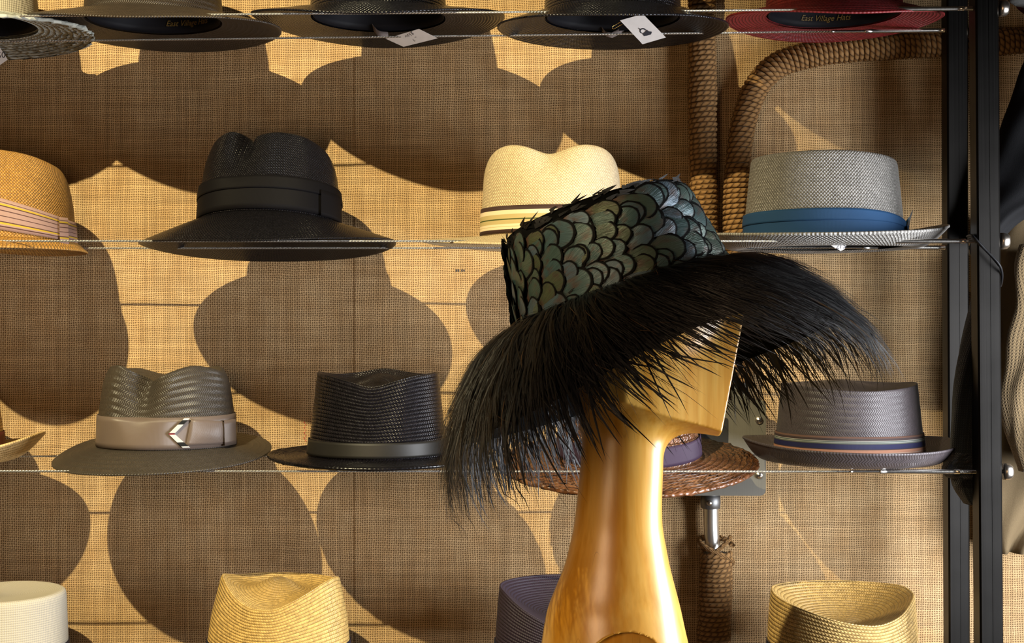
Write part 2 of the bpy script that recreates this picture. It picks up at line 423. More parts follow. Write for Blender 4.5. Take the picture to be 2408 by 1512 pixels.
def crown_grid(c):
    d = c.get('d', .0022); th = TH; h = per(c['h'], th, c.get('sig', 14)); zc = c['zc']
    prof = np.array(c.get('prof', [(0, 1), (.5, .96), (1, .88)])); n1 = int(.115/d); n2 = int(c['a']*.9/d)
    t = np.linspace(0, 1, n1); k = np.interp(t, prof[:, 0], prof[:, 1])
    K = np.tile(k, (len(th), 1)); Z = t[None]*h[:, None]
    rho = np.linspace(1, 0, n2+1)[1:]; p = c.get('p', 2.2)
    Kt = np.tile(rho*prof[-1, 1], (len(th), 1)); Zt = zc+(h[:, None]-zc)*rho[None]**p
    for (rx, ry, rs, amp) in c.get('ridge', ()):
        X = c['a']*Kt*np.cos(th)[:, None]; Y = c['b']*Kt*np.sin(th)[:, None]
        Zt = Zt+amp*np.exp(-((X-rx)**2/rs[0]**2+(Y-ry)**2/rs[1]**2))*(1-rho[None]**6)
    K = np.concatenate([K, Kt], 1); Z = np.concatenate([Z, Zt], 1)
    n_it = int((c.get('edge', .008)/d)**2)
    for _ in range(n_it):
        K[:, 1:-1] = (K[:, :-2]+2*K[:, 1:-1]+K[:, 2:])/4; Z[:, 1:-1] = (Z[:, :-2]+2*Z[:, 1:-1]+Z[:, 2:])/4
    # rows of braid stand proud
    x, y = crown_xy(c, th[:, None], K, Z)
    L = np.concatenate([np.zeros((len(th), 1)), np.cumsum(np.hypot(np.diff(K, axis=1)*c['a'], np.diff(Z, axis=1)), 1)], 1)
    if c.get('row'):
        rd = c['amp']*np.abs(np.sin(PI*L.mean(0)[None]/c['row']))*np.minimum(1, K/.3)
        r = np.hypot(x, y)+1e-6; x = x*(1+rd/r*.8); y = y*(1+rd/r*.8); Z = Z+rd*.3
    if c.get('rough'):
        rr = c['rough']*rng.standard_normal(x.shape); x += rr; y += rr; Z += rr*.5
        x[-1], y[-1], Z[-1] = x[0], y[0], Z[0]
    Z[:, -1] = Z[:, -1].mean()
    uv = np.stack([np.tile((th*c['a'])[:, None], (1, K.shape[1])), np.tile(L.mean(0), (len(th), 1))], -1)
    return np.stack([x, y, Z], -1), uv
def side_r(c, th, z, off):
    """points on the crown's side at height z, pushed out by off"""
    h = per(c['h'], th, c.get('sig', 14)); prof = np.array(c.get('prof', [(0, 1), (.5, .96), (1, .88)]))
    k = np.interp(np.clip(z/h, 0, 1), prof[:, 0], prof[:, 1])
    x, y = crown_xy(c, th, k, z); r = np.hypot(x, y)
    return np.stack([x*(1+off/r), y*(1+off/r), np.broadcast_to(z, x.shape)], -1)
def brim_grid(c, b):
    th = TH; n = b.get('n', 22); s = np.linspace(0, 1, n)
    A = per(b['A'], th); B = per(b['B'], th); E = per(b['z'], th); p = b.get('p', 1.4); sag = b.get('sag', 0)
    t = b.get('t', .0026); lip = b.get('lip', 0)
    cx, cy = b.get('c', (0, 0))
    a0, b0 = c['a']*.985, c['b']*.985
    S_ = np.concatenate([s, [1.0, 1.0], s[::-1]]); off = np.concatenate([np.zeros(n), [-.2*t, -.8*t], np.full(n, -t)])
    ext = np.concatenate([np.zeros(n), [.35*t, .35*t], np.zeros(n)])
    ax = a0+(A-a0)[:, None]*S_[None]+ext; by = b0+(B-b0)[:, None]*S_[None]+ext
    X = ax*np.cos(th)[:, None]+cx*S_; Y = by*np.sin(th)[:, None]+cy*S_
    Z = E[:, None]*S_[None]**p-sag*np.sin(PI*S_)[None]+off+lip*np.clip((S_-.86)/.14, 0, 1)[None]**2
    if b.get('wave'):
        for (m, amp, ph) in b['wave']: Z = Z+amp*np.sin(m*th+ph)[:, None]*S_[None]**1.5
    wid = float((A-a0).mean())
    if b.get('row'):
        rd = b['amp']*np.abs(np.sin(PI*S_*wid/b['row'])); Z = Z+np.where(off < -t*.5, -rd, rd)
    if b.get('rough'):
        rr = b['rough']*rng.standard_normal(X.shape)*S_; X += rr*1.3; Y += rr*1.3; Z += rr*.7
        X[-1], Y[-1], Z[-1] = X[0], Y[0], Z[0]
    uv = np.stack([np.tile((th*(a0+A.mean())/2)[:, None], (1, len(S_))), np.tile(S_*wid, (len(th), 1))], -1)
    return np.stack([X, Y, Z], -1), uv
def band_grid(c, z0, z1, off=.0016, th=TH, t=.0012, rows=7):
    a, b = per(z0, th, 20), per(z1, th, 20); f = np.linspace(0, 1, rows); P = []
    P.append(side_r(c, th, a, off-t))
    for q in f: P.append(side_r(c, th, a+(b-a)*q, off))
    P.append(side_r(c, th, b, off-t))
    vv = np.concatenate([[0], f*.98+.01, [1]])
    uv = np.stack([np.tile((th*c['a'])[:, None], (1, rows+2)), np.tile(vv, (len(th), 1))], -1)
    return np.stack(P, 1), uv
def patch(c, corners, off, n=10, bulge=0.0):
    """four corners (x, z) laid on the camera side of the crown"""
    q = np.array(corners, float); s = np.linspace(0, 1, n); U, V = np.meshgrid(s, s, indexing='ij')
    XZ = ((1-U)*(1-V))[..., None]*q[0]+(U*(1-V))[..., None]*q[1]+(U*V)[..., None]*q[2]+((1-U)*V)[..., None]*q[3]
    x, z = XZ[..., 0], XZ[..., 1]
    th = 2*PI-np.arccos(np.clip(x/(c['a']*.98), -1, 1))
    P = side_r(c, th, z, off+bulge*np.sin(PI*U)*np.sin(PI*V))
    inner = side_r(c, th, z, off-.0012)
    full = np.concatenate([inner[:1], P, inner[-1:]], 0); full = np.concatenate([full[:, :1], full, full[:, -1:]], 1)
    iv = np.concatenate([inner[:1], inner, inner[-1:]], 0); full[:, 0] = iv[:, 0]; full[:, -1] = iv[:, -1]
    uvp = np.stack(np.meshgrid(np.linspace(0, 1, n+2), np.linspace(0, 1, n+2), indexing='ij'), -1)*np.array([.055, 1])
    return full, uvp
def text_mesh(name, body, size, mat, shear=.25, thick=.0002):
    cu = bpy.data.curves.new(name, 'FONT'); cu.body = body; cu.size = size; cu.align_x = 'CENTER'; cu.align_y = 'CENTER'
    cu.extrude = thick; cu.shear = shear; cu.resolution_u = 2
    o = bpy.data.objects.new(name, cu); COL.objects.link(o); bpy.context.view_layer.update()
    me = bpy.data.meshes.new_from_object(o.evaluated_get(bpy.context.evaluated_depsgraph_get()))
    bpy.data.objects.remove(o); bpy.data.curves.remove(cu)
    me.materials.clear(); me.materials.append(mat); me.name = name
    return me

def hat(label, px, zj, c, b, mats, band=None, group='hats on the cable rack', rot=0.0, tilt=(0, 0), Y=YH, text=None, name='straw_hat', cat='hat'):
    """zj: height of the brim joint relative to the eye"""
    x = at(px, 756, Y).x
    r = empty(name, (x, Y, EYE+zj), (R(tilt[0]), R(tilt[1]), R(rot)), label=label, cat=cat, group=group)
    P, uv = crown_grid(c); part('crown', P, mats['crown'], r, uv)
    P, uv = brim_grid(c, b); part('brim', P, mats.get('brim', mats['crown']), r, uv)
    # sweatband inside the opening
    z = np.linspace(.0, .032, 5); g = np.stack([side_r(c, TH, np.full(len(TH), q), -.0035) for q in z], 1)
    g2 = np.stack([side_r(c, TH, np.full(len(TH), q), -.0050) for q in z[::-1]], 1); g2[:, -1, 2] -= .0015; g[:, 0, 2] -= .001
    sw = part('sweatband', np.concatenate([g, g2], 1), mats.get('sweat', LEATHER), r, cv=True)
    if text:
        body, xo, zz, size = text
        me = text_mesh('gold_lettering', body, size, GOLD, shear=.35)
        for v in me.vertices:
            th = PI/2-(xo+v.co.x)/c['a']; q = side_r(c, np.array([th]), np.array([zz+v.co.y]), -.0058-v.co.z)[0]
            v.co = Vector(q)
        link('gold_lettering', me, sw)
    if band:
        P, uv = band_grid(c, band['z0'], band['z1'], band.get('off', .0018), rows=band.get('rows', 7))
        r['_'] = 0; del r['_']
        bo = part('hat_band', P, band['m'], r, uv)
        if band.get('over'):       # narrower fold of the same ribbon lying over the band
            P, uv = band_grid(c, band['over'][0], band['over'][1], band.get('off', .0018)+.0012); part('band_fold', P, band['m'], bo, uv)
    return r

M_BLACK = straw('black_panama', 'weave', (.006, .0055, .007), (.0015, .0015, .0015), .0036, rough=.22, spec=.12, bump=.8, var=.5)
M_BLKBRAID = straw('black_braid', 'braid', (.008, .007, .009), (.002, .002, .002), .0050, .0045, rough=.24, spec=.26, bump=1.0, var=.6)
M_BLKSHINE = straw('black_gloss_braid', 'braid', (.006, .006, .009), (.002, .002, .002), .0042, .004, rough=.22, spec=.30, bump=1.0, var=.6)
M_DKBROWN = straw('dark_brown_weave', 'herring', (.032, .022, .015), (.008, .005, .003), .0036, .003, rough=.45, bump=.7)
M_RED = straw('red_braid', 'braid', (.19, .012, .014), (.05, .003, .004), .0046, .0042, rough=.5, bump=.9, var=.4)
M_GREYROUGH = straw('grey_raffia', 'braid', (.33, .34, .30), (.10, .10, .09), .0080, .009, rough=.75, spec=.3, bump=1.0, var=.6)
M_TAN = straw('tan_weave', 'weave', (.37, .185, .038), (.10, .042, .008), .0044, rough=.45, bump=.9, var=.4, hole=.42)
M_CREAM = straw('cream_weave', 'weave', (.54, .425, .255), (.22, .13, .05), .0040, rough=.5, bump=.7, var=.22, hole=.40)
M_GREY = straw('grey_weave', 'weave', (.205, .195, .18), (.06, .055, .05), .0046, rough=.40, spec=.5, bump=1.0, var=.35, hole=.30)
M_TAUPE = straw('taupe_herringbone', 'herring', (.046, .038, .030), (.028, .022, .017), .0046, .0034, rough=.36, spec=.35, bump=.6, var=.25, hole=.1)
M_GREYBR = straw('grey_brown_herringbone', 'herring', (.056, .047, .051), (.036, .029, .031), .0044, .0034, rough=.40, spec=.3, bump=.32, var=.25, hole=.1)
M_BROWN = straw('brown_raffia', 'braid', (.095, .036, .014), (.018, .007, .003), .0080, .0075, rough=.36, spec=.55, bump=1.0, var=.7, tint=(.13, .058, .024))
M_WHITE = straw('white_linen', 'cloth', (.44, .40, .32), (.22, .19, .13), .0030, rough=.8, spec=.2, bump=.6, var=.25)
M_STRAW = straw('golden_braid', 'braid', (.50, .325, .105), (.18, .10, .025), .0046, .0040, rough=.40, spec=.5, bump=.9, var=.45)
M_GOLDST = straw('gold_braid', 'braid', (.48, .315, .11), (.17, .095, .025), .0052, .0048, rough=.36, spec=.5, bump=1.0, var=.45)
M_PURPLE = straw('purple_braid', 'braid', (.015, .007, .020), (.006, .003, .008), .0044, .0036, rough=.6, bump=.8, var=.3)
M_WHEAT = straw('wheat_braid', 'braid', (.56, .38, .16), (.24, .15, .05), .0046, .004, rough=.5, bump=.9, var=.4)
RB_BLACK = ribbon('black_ribbon', [(0, (.0055, .005, .0058))], rough=.55, spec=.05)
RB_BLUE = ribbon('blue_ribbon', [(0, (.012, .050, .125))], rough=.7)
RB_TAUPE = ribbon('taupe_ribbon', [(0, (.135, .102, .086))], rough=.33, spec=.4)
RB_PURPLE = ribbon('purple_ribbon', [(0, (.032, .018, .036))], rough=.5)
RB_NAVY = ribbon('navy_ribbon', [(0, (.008, .010, .025))], rough=.5)
RB_LEATHER = plain('black_leather_belt', (.011, .010, .009), rough=.5, spec=.3)
_pk, _ye, _br = (.36, .225, .185), (.50, .33, .03), (.085, .035, .03)
RB_PINK = ribbon('pink_striped_ribbon', [(0, _pk), (.10, _br), (.14, _pk), (.19, _ye), (.25, _br), (.285, _pk), (.43, _br), (.46, _pk), (.60, _br), (.63, _pk), (.74, _br), (.775, _ye), (.835, _pk), (.86, _br), (.885, _pk)])
_cr, _ol = (.72, .58, .38), (.46, .36, .16)
RB_CREAM = ribbon('cream_striped_ribbon', [(0, (.045, .022, .018)), (.14, _cr), (.23, _ol), (.25, _cr), (.33, _ol), (.48, (.05, .07, .015)), (.52, _ol), (.68, _cr), (.83, (.045, .022, .018))])
_rs, _wh, _bk = (.34, .165, .105), (.42, .40, .36), (.04, .025, .025)
RB_NAVYST = ribbon('navy_striped_ribbon', [(0, _wh), (.07, _rs), (.14, _wh), (.16, _rs), (.32, _bk), (.36, (.012, .013, .055)), (.60, _bk), (.62, (.10, .12, .10)), (.68, _wh), (.70, (.08, .10, .09)), (.76, _wh), (.78, _bk), (.90, (.11, .06, .045))])
ZEBRA = ribbon('zebra_ribbon', [(0, (.6, .58, .55)), (.18, (.01, .01, .01)), (.42, (.6, .58, .55)), (.86, (.2, .02, .03))])

# --- top row, seen from below
def top(label, px, A, edge, mats, h=.11, B=.155, zj=.419, row=None, text=None, a=.094, bz=None, **k):
    c = dict(a=a, b=.092, h=h, zc=h-.02, prof=[(0, 1), (.6, .95), (1, .86)], edge=.01, pinch=[(255, h*.9, 16, .03, .016)])
    b = dict(A=A, B=B, z=edge, p=1.4, t=.003); b.update(bz or {})
    return hat(label, px, zj, c, b, mats, text=text, **k)
top('grey raffia straw hat with pale crown, cut by the photo edge', -75, .166, [(0, -.008), (90, -.018), (180, -.014), (270, -.024)], dict(crown=M_WHITE, brim=M_GREYROUGH), zj=.416, bz=dict(rough=.0011, t=.005))
top('dark brown straw hat showing gold lettering in its sweatband', 362, .174, [(0, -.010), (90, -.014), (180, .004), (270, -.034)], dict(crown=M_DKBROWN), text=('East Village Hats', .030, .012, .0115))
top('wide glossy black straw hat on the top row, centre of the rack', 890, .173, [(0, .004), (90, -.012), (180, .006), (270, -.034)], dict(crown=M_BLKSHINE), zj=.421)
top('black straw hat with a white tag pinned under it, beside the red hat', 1440, .157, [(0, -.014), (90, -.012), (180, -.012), (270, -.034)], dict(crown=M_BLKSHINE), zj=.419)
top('red straw hat showing gold lettering in its sweatband', 1960, .145, [(0, -.004), (90, -.012), (180, -.002), (270, -.032)], dict(crown=M_RED), zj=.422, B=.132, a=.092, text=('East Village Hats', .006, .011, .0115))

# --- row with the black fedora
c = dict(a=.098, b=.098, h=[(0, .100), (30, .106), (60, .112), (90, .108), (120, .112), (150, .110), (180, .104), (215, .116), (238, .122), (246, .120), (253, .102), (262, .110), (285, .117), (310, .116), (335, .108)], sig=5, zc=.086, prof=[(0, 1), (.35, .985), (.75, .92), (1, .82)], edge=.009, pinch=[(251, .105, 9, .034, .026), (262, .085, 16, .035, .006)], p=2.0)
hat('tan woven straw hat with a pink and yellow striped band', 3, .112, dict(a=.099, b=.100, h=[(0, .108), (45, .112), (135, .12), (200, .128), (270, .128), (310, .124)], zc=.10, prof=[(0, 1), (.4, .975), (.8, .89), (1, .74)], edge=.016, pinch=[(295, .095, 20, .03, .008)]),
    dict(A=.108, B=.155, z=[(0, -.012), (90, -.012), (180, .0), (270, -.016)], p=1.2), dict(crown=M_TAN), dict(z0=[(0, -.004), (300, .006), (270, .016), (200, .02)], z1=[(0, .022), (300, .046), (275, .062), (200, .066)], m=RB_PINK))
m1 = bpy.data.objects['straw_hat.005']; cm1 = dict(a=.099, b=.100, h=.12, prof=[(0, 1), (.4, .975), (.8, .89), (1, .74)])
P, uv = band_grid(cm1, -.006, .030, .0050, th=np.linspace(R(338), R(349), 8)); part('ribbon_knot', P, RB_PINK, m1, uv)
f = hat('black woven fedora with a wide black ribbon', 634, .132, dict(c, b=.094), dict(A=.174, B=.160, z=[(0, -.018), (90, -.014), (180, -.024), (225, -.045), (270, -.058), (315, -.042)], p=1.15, t=.0026), dict(crown=M_BLACK), dict(z0=.002, z1=[(270, .048), (90, .048)], m=RB_BLACK, over=(.030, .0475)), tilt=(-9, 0), text=('NEW YORK', .018, .009, .008))
P, uv = band_grid(dict(c, b=.094), .0, .036, .0055, th=np.linspace(R(322), R(350), 12)); part('ribbon_bow', P, RB_BLACK, f, uv)
c = dict(a=.097, b=.094, h=[(0, .112), (40, .122), (60, .118), (90, .104), (120, .118), (140, .122), (180, .112), (215, .127), (238, .128), (268, .108), (298, .128), (325, .126)], sig=9, zc=.088, prof=[(0, 1), (.4, .985), (.8, .955), (1, .86)], edge=.013, pinch=[(268, .11, 22, .035, .014)], p=2.0)
hat('cream woven straw hat with heart-shaped crown and striped band', 1297, .115, c, dict(A=.178, B=.158, z=[(0, .000), (90, -.012), (180, -.0005), (225, -.012), (270, -.018)], p=1.3, t=.003), dict(crown=M_CREAM), dict(z0=.002, z1=.038, m=RB_CREAM))
c = dict(a=.108, b=.100, h=[(0, .111), (90, .116), (180, .118), (270, .120)], zc=.114, prof=[(0, 1), (.25, .985), (1, .905)], edge=.008)
f = hat('grey woven boater with a blue ribbon and small feather', 1936, .106, c, dict(A=[(0, .166), (180, .150)], B=.148, z=[(0, .030), (45, .022), (90, .012), (180, .016), (225, .008), (270, .006), (315, .012)], p=2.0, sag=.006, t=.004), dict(crown=M_GREY), dict(z0=.001, z1=[(270, .042), (310, .040), (340, .028), (0, .024), (180, .040)], m=RB_BLUE, over=([(270, .026), (320, .025), (345, .016), (180, .024)], [(270, .041), (310, .039), (340, .027), (0, .023), (180, .039)])))
P, uv = band_grid(c, .002, .022, .006, th=np.linspace(R(335), R(350), 10)); kn = part('ribbon_knot', P, RB_BLUE, f, uv)
def quill(name, base, direc, nrm, L, wdt, mat, parent, bend=.15, n=9):
    d = Vector(direc).normalized(); nn = Vector(nrm).normalized(); s = d.cross(nn).normalized(); P = []
    for i in range(n):
        t = i/(n-1); wv = wdt*(t**.45)*((1-t)**.6)*1.6; p = Vector(base)+d*L*t+nn*bend*L*t*t
        P.append([p-s*wv/2, p+nn*wdt*.12, p+s*wv/2])
    uv = np.stack(np.meshgrid(np.linspace(0, 1, n), [0, .5, 1], indexing='ij')[::-1], -1)
    return part(name, np.array([[tuple(q) for q in r_] for r_ in P]), mat, parent, uv)
PL_BLACK = plume_mat('black_plume', (.0035, .0035, .004)); PL_BROWN = plume_mat('brown_plume', (.10, .055, .022)); PL_TEAL = plume_mat('teal_plume', (.02, .16, .22))
for i in range(5):
    quill('feather', (.106, -.030+.004*i, .010+.003*i), (.10+.05*i, .1, 1-.1*i), (.7, -.7, 0), .034-.004*i, .006, [PL_BLACK, PL_BROWN, PL_BLACK, PL_TEAL, PL_TEAL][i], kn)

# --- row with the taupe-ribbon fedora
c = dict(a=.115, b=.098, h=.10, zc=.085, edge=.012)
f = hat('wheat straw hat with turned-up brim, mostly outside the photo', -190, -.190, c, dict(A=.170, B=.122, z=[(0, .042), (60, .016), (90, .010), (180, .03), (270, .012), (310, .016)], p=1.6, sag=.004, t=.004), dict(crown=M_WHEAT), dict(z0=.002, z1=.036, m=ribbon('dark_red_ribbon', [(0, (.10, .02, .015))])))
c = dict(a=.0935, b=.092, h=[(0, .104), (35, .112), (60, .108), (85, .094), (110, .096), (135, .108), (180, .106), (210, .114), (235, .116), (262, .088), (285, .104), (310, .116), (340, .110)], sig=7, zc=.080, prof=[(0, 1), (.35, .985), (.8, .91), (1, .81)], edge=.008, pinch=[(260, .088, 14, .040, .026)], p=1.8)
f = hat('taupe herringbone fedora with satin ribbon and black and white chevron', 393, -.170, c, dict(A=[(0, .140), (180, .152)], B=.152, z=[(0, -.010), (45, .004), (90, .008), (150, .004), (180, -.018), (225, -.026), (270, -.024), (315, -.020)], p=1.2, t=.0026), dict(crown=M_TAUPE), dict(z0=.001, z1=.043, m=RB_TAUPE))
P, uv = patch(c, [(.046, .006), (.090, .004), (.090, .034), (.052, .041)], .0042, bulge=.003); part('ribbon_tail', P, RB_TAUPE, f, uv)
P, uv = patch(c, [(.042, .003), (.050, .003), (.033, .022), (.026, .022)], .0052); part('chevron_strip', P, ZEBRA, f, uv)
P, uv = patch(c, [(.044, .042), (.050, .042), (.033, .022), (.026, .022)], .0054); part('chevron_strip', P, ZEBRA, f, uv)
P, uv = band_grid(c, .002, .036, .0075, th=np.linspace(R(334), R(352), 12), t=.006); part('ribbon_knot', P, RB_TAUPE, f, uv)
c = dict(a=.0955, b=.090, h=[(0, .117), (40, .110), (65, .112), (90, .119), (115, .112), (140, .110), (180, .117), (225, .112), (250, .104), (270, .095), (290, .104), (315, .113)], sig=7, zc=.090, prof=[(0, 1), (.5, .93), (1, .865)], edge=.004, d=.00125, row=.0050, amp=.0007, p=3.0, pinch=[(270, .108, 18, .012, .008)], ridge=[(0, .030, (.030, .035), .018)])
hat('black braided straw pork pie with a black leather band', 889, -.183, c, dict(A=.149, B=.150, z=[(0, .0), (90, .002), (180, .004), (225, .000), (270, -.003)], p=1.5, t=.004, sag=.002, n=60, row=.005, amp=.0006, rough=.0003), dict(crown=M_BLKBRAID), dict(z0=.003, z1=.023, m=RB_LEATHER, off=.0028))
c = dict(a=.0965, b=.095, h=.10, zc=.085, prof=[(0, 1), (.6, .94), (1, .85)], edge=.012, rough=.0006)
hat('coarse brown raffia hat with a purple ribbon, behind the wooden neck', 1478, -.180, c, dict(A=.173, B=.142, z=[(0, -.006), (90, .0), (180, -.010), (270, -.020)], p=1.2, t=.005, rough=.0009, n=40), dict(crown=M_BROWN), dict(z0=.004, z1=.030, m=RB_PURPLE, off=.003), tilt=(8, 0), Y=1.84)
c = dict(a=.100, b=.094, h=[(0, .098), (40, .092), (90, .096), (140, .092), (180, .097), (225, .092), (270, .086), (315, .091)], zc=.080, prof=[(0, 1), (.5, .955), (1, .905)], edge=.003, p=2.6, ridge=[(-.002, .032, (.040, .04), .016)])
hat('grey-brown herringbone pork pie with a navy striped band', 1996, -.178, c, dict(A=.142, B=.150, z=[(0, .020), (60, .012), (90, .008), (150, .016), (180, .022), (225, .014), (270, .012), (315, .012)], p=2.2, sag=.010, t=.0035), dict(crown=M_GREYBR), dict(z0=.003, z1=.028, m=RB_NAVYST))

# --- lowest row, only the crowns in view
flat = [(0, -.006), (90, -.004), (180, -.006), (270, -.012)]
c = dict(a=.093, b=.092, h=[(0, .113), (180, .108), (270, .114), (90, .112)], zc=.105, prof=[(0, 1), (.4, .985), (1, .955)], edge=.009)
hat('white linen hat with a dark band, cut by the photo edge', -2, -.486, c, dict(A=.16, B=.125, z=flat), dict(crown=M_WHITE), dict(z0=.002, z1=.040, m=RB_NAVY))
c = dict(a=.100, b=.092, h=[(0, .118), (30, .108), (90, .106), (150, .108), (180, .117), (205, .116), (234, .092), (250, .082), (275, .082), (298, .098), (325, .116), (345, .121)], sig=5, zc=.084, prof=[(0, 1), (.5, .93), (1, .80)], edge=.004, d=.0014, row=.0046, amp=.0005, p=2.6, ridge=[(-.004, .004, (.036, .034), .028)])
hat('golden braided straw hat with deep crown dent, left of the wooden neck', 655, -.465, c, dict(A=.16, B=.125, z=flat, row=.0046, amp=.0004, n=40), dict(crown=M_STRAW), dict(z0=.002, z1=.028, m=RB_NAVY), tilt=(0, 1.5))
c = dict(a=.098, b=.092, h=[(0, .100), (90, .104), (140, .104), (180, .105), (205, .102), (245, .074), (270, .058), (310, .082)], sig=8, zc=.062, prof=[(0, 1), (.5, .97), (1, .925)], edge=.003, d=.0016, row=.0044, amp=.0003, p=2.2)
hat('purple braided straw hat half hidden by the wooden neck', 1330, -.465, c, dict(A=.16, B=.125, z=flat), dict(crown=M_PURPLE), dict(z0=.002, z1=.028, m=RB_NAVY))
c = dict(a=.101, b=.094, h=[(0, .099), (20, .102), (50, .098), (90, .097), (130, .098), (170, .101), (195, .096), (230, .086), (262, .073), (288, .068), (312, .078), (335, .097)], sig=7, zc=.052, prof=[(0, 1), (.5, .985), (1, .945)], edge=.005, d=.0015, row=.0052, amp=.0006, p=1.7)
hat('gold braided straw hat with hollow crown beside the steel posts', 1980, -.465, c, dict(A=.16, B=.125, z=flat, row=.0052, amp=.0004, n=40), dict(crown=M_GOLDST), dict(z0=.002, z1=.028, m=RB_NAVY))

# ------------------------------------------------------------------ price tags
def tag_card(label, quad, text=(), Y=1.80, dy=(0, 0, 0, 0), pin=None):
    """quad: pixel corners; dy: how far each corner leans from depth Y"""
    pts = [at(x, y, Y+d) for (x, y), d in zip(quad, dy)]; o = sum(pts, Vector())/4
    r = empty('price_tag', o, label=label, cat='tag', group='paper price tags')
    n = (pts[1]-pts[0]).cross(pts[3]-pts[0]).normalized()
    if n.y > 0: n = -n
    q = [p-o for p in pts]; V = [p+n*.0002 for p in q]+[p-n*.0002 for p in q]
    link('card', mesh('card', [tuple(v) for v in V], [(0, 1, 2, 3), (7, 6, 5, 4)]+[(i, i+4, (i+1) % 4+4, (i+1) % 4) for i in range(4)], CARD, smooth=False), r)
    ex = (q[1]-q[0]).normalized(); ez = n.cross(ex).normalized()
    for body, u, v, size, ang in text:
        me = text_mesh('handwriting', body, size, INK, .1, .00005)
        c, s = math.cos(R(ang)), math.sin(R(ang)); p0 = (q[0]*(1-u)+q[1]*u)*(1-v)+(q[3]*(1-u)+q[2]*u)*v
        for w_ in me.vertices:
            x, y = w_.co.x*c-w_.co.y*s, w_.co.x*s+w_.co.y*c; w_.co = p0+ex*x+ez*y+n*(.0003+w_.co.z)
        link('handwriting', me, r)
    if pin:
        a, b = (at(*pin[0], Y)-o, at(*pin[1], Y)-o); d = (b-a); e = Vector((-d.z, 0, d.x))*.30
        tube('safety_pin', [a, a+d*.5, b, b+d*.10+e*.2, b+d*.13+e*.5, b+d*.08+e*.9, b+e, a+d*.5+e, a+e], .0005, BRASS, r, 6)
    return r, q, n, ex, ez
tag_card('paper tag at the photo edge below the grey raffia hat', [(-40, 118), (0, 112), (18, 140), (-22, 168)], [('50', .82, .55, .013, 0)], Y=1.93)
tag_card('white tag with handwritten price under the glossy black hat', [(907, 91), (985, 68), (1029, 90), (949, 110)], [('$550 -', .55, .25, .008, 195), ('L 3', .55, .62, .007, 195)], Y=1.93, dy=(0, -.03, -.03, 0))
r, q, n, ex, ez = tag_card('white tag with black emblem pinned under the black hat', [(1458, 48), (1512, 33), (1566, 88), (1511, 104)], [], Y=1.90, dy=(0, 0, 0, 0), pin=((1460, 51), (1441, 62)))
ctr = at(1517, 76, 1.90)-(sum([at(*p, 1.90) for p in ((1458, 48), (1512, 33), (1566, 88), (1511, 104))], Vector())/4)+n*.0004
def blob(name, pts, mat, parent):
    V = [tuple(ctr+Vector((x, 0, z))*.00060) for x, z in pts]; V2 = [(a, b-.0002, c_) for a, b, c_ in V]; m_ = len(V)
    link(name, mesh(name, V+V2, [tuple(range(m_)), tuple(range(m_, 2*m_))[::-1]]+[(i, (i+1) % m_, m_+(i+1) % m_, m_+i) for i in range(m_)], mat, smooth=False), parent)
ring = [(math.cos(a)*8-5, math.sin(a)*6.5+3) for a in np.linspace(R(20), R(250), 12)]
blob('emblem', ring+[(x*.62-2.2, z*.62+1) for x, z in ring[::-1]], INK, r)
blob('emblem', [(-7, -3), (-1, 0), (4, 6), (9, 2), (16, 1), (14, -5), (5, -8), (-3, -9)], INK, r)
blob('emblem', [(-12, 5), (-16, 10), (-15, 10.5), (-10, 7)], INK, r)
tag_card('grey paper tag tip hanging below the grey boater', [(1943, 571), (1994, 568), (1986, 586), (1977, 590)], [('215', .55, .55, .009, 0)], Y=1.745)
def size_label(label, pts, Y, wpx=15):
    """little cloth strip curling inside a crown"""
    P = []
    for i, (x, y) in enumerate(pts): P.append([tuple(at(x, y, Y+.006*math.sin(i*1.3))), tuple(at(x+2, y+wpx, Y+.003+.006*math.sin(i*1.3)))])
    P = np.array(P); o = P.reshape(-1, 3).mean(0); P = P-o
    full = np.stack([P[:, 0], P[:, 1], P[:, 1]+(0, .0006, 0), P[:, 0]+(0, .0006, 0)], 1)
    l = link('size_label', mesh('size_label', full, gridfaces(len(pts), 4, False, True), bpy.data.materials['grey_tape'] if 'grey_tape' in bpy.data.materials else plain('grey_tape', (.16, .13, .12), rough=.8)), None, label=label, cat='label')
    l.location = o
size_label('grey cloth size label curling inside the glossy black hat', [(850, 46), (862, 49), (873, 53), (880, 62), (887, 70), (897, 74), (912, 75)], 1.945)
size_label('grey cloth size label curling inside the black hat with the pinned tag', [(1392, 48), (1404, 52), (1414, 62), (1424, 74), (1438, 77), (1452, 70), (1466, 62)], 1.945, 12)

# ------------------------------------------------------------------ rope-wrapped pipes, junction box, conduit
def rope_wrap(name, path, pr, rr, parent, turns_per_m, nsub=14, seed=0):
    """a rope wound round the pipe that runs along path (dense points)"""
    P = np.array([tuple(p) for p in path], float)
    L = np.concatenate([[0], np.cumsum(np.linalg.norm(np.diff(P, axis=0), axis=1))])
    n = int(L[-1]*turns_per_m*nsub); s = np.linspace(0, L[-1], n)
    C = np.stack([np.interp(s, L, P[:, i]) for i in range(3)], -1); T = np.gradient(C, axis=0); T /= np.linalg.norm(T, axis=1)[:, None]
    q = np.array((0, 1., 0)); U = np.cross(T, q); U /= np.linalg.norm(U, axis=1)[:, None]; W = np.cross(T, U)
    rs = np.random.default_rng(seed); wob = np.convolve(rs.standard_normal(n+60), np.ones(61)/61, 'valid')
    a = 2*PI*s*turns_per_m+wob*2.2; rad = pr+rr*.8+wob*.004
    H = C+rad[:, None]*(np.cos(a)[:, None]*U+np.sin(a)[:, None]*W)
    return tube(name, [tuple(h) for h in H], rr, ROPE, parent, 7)
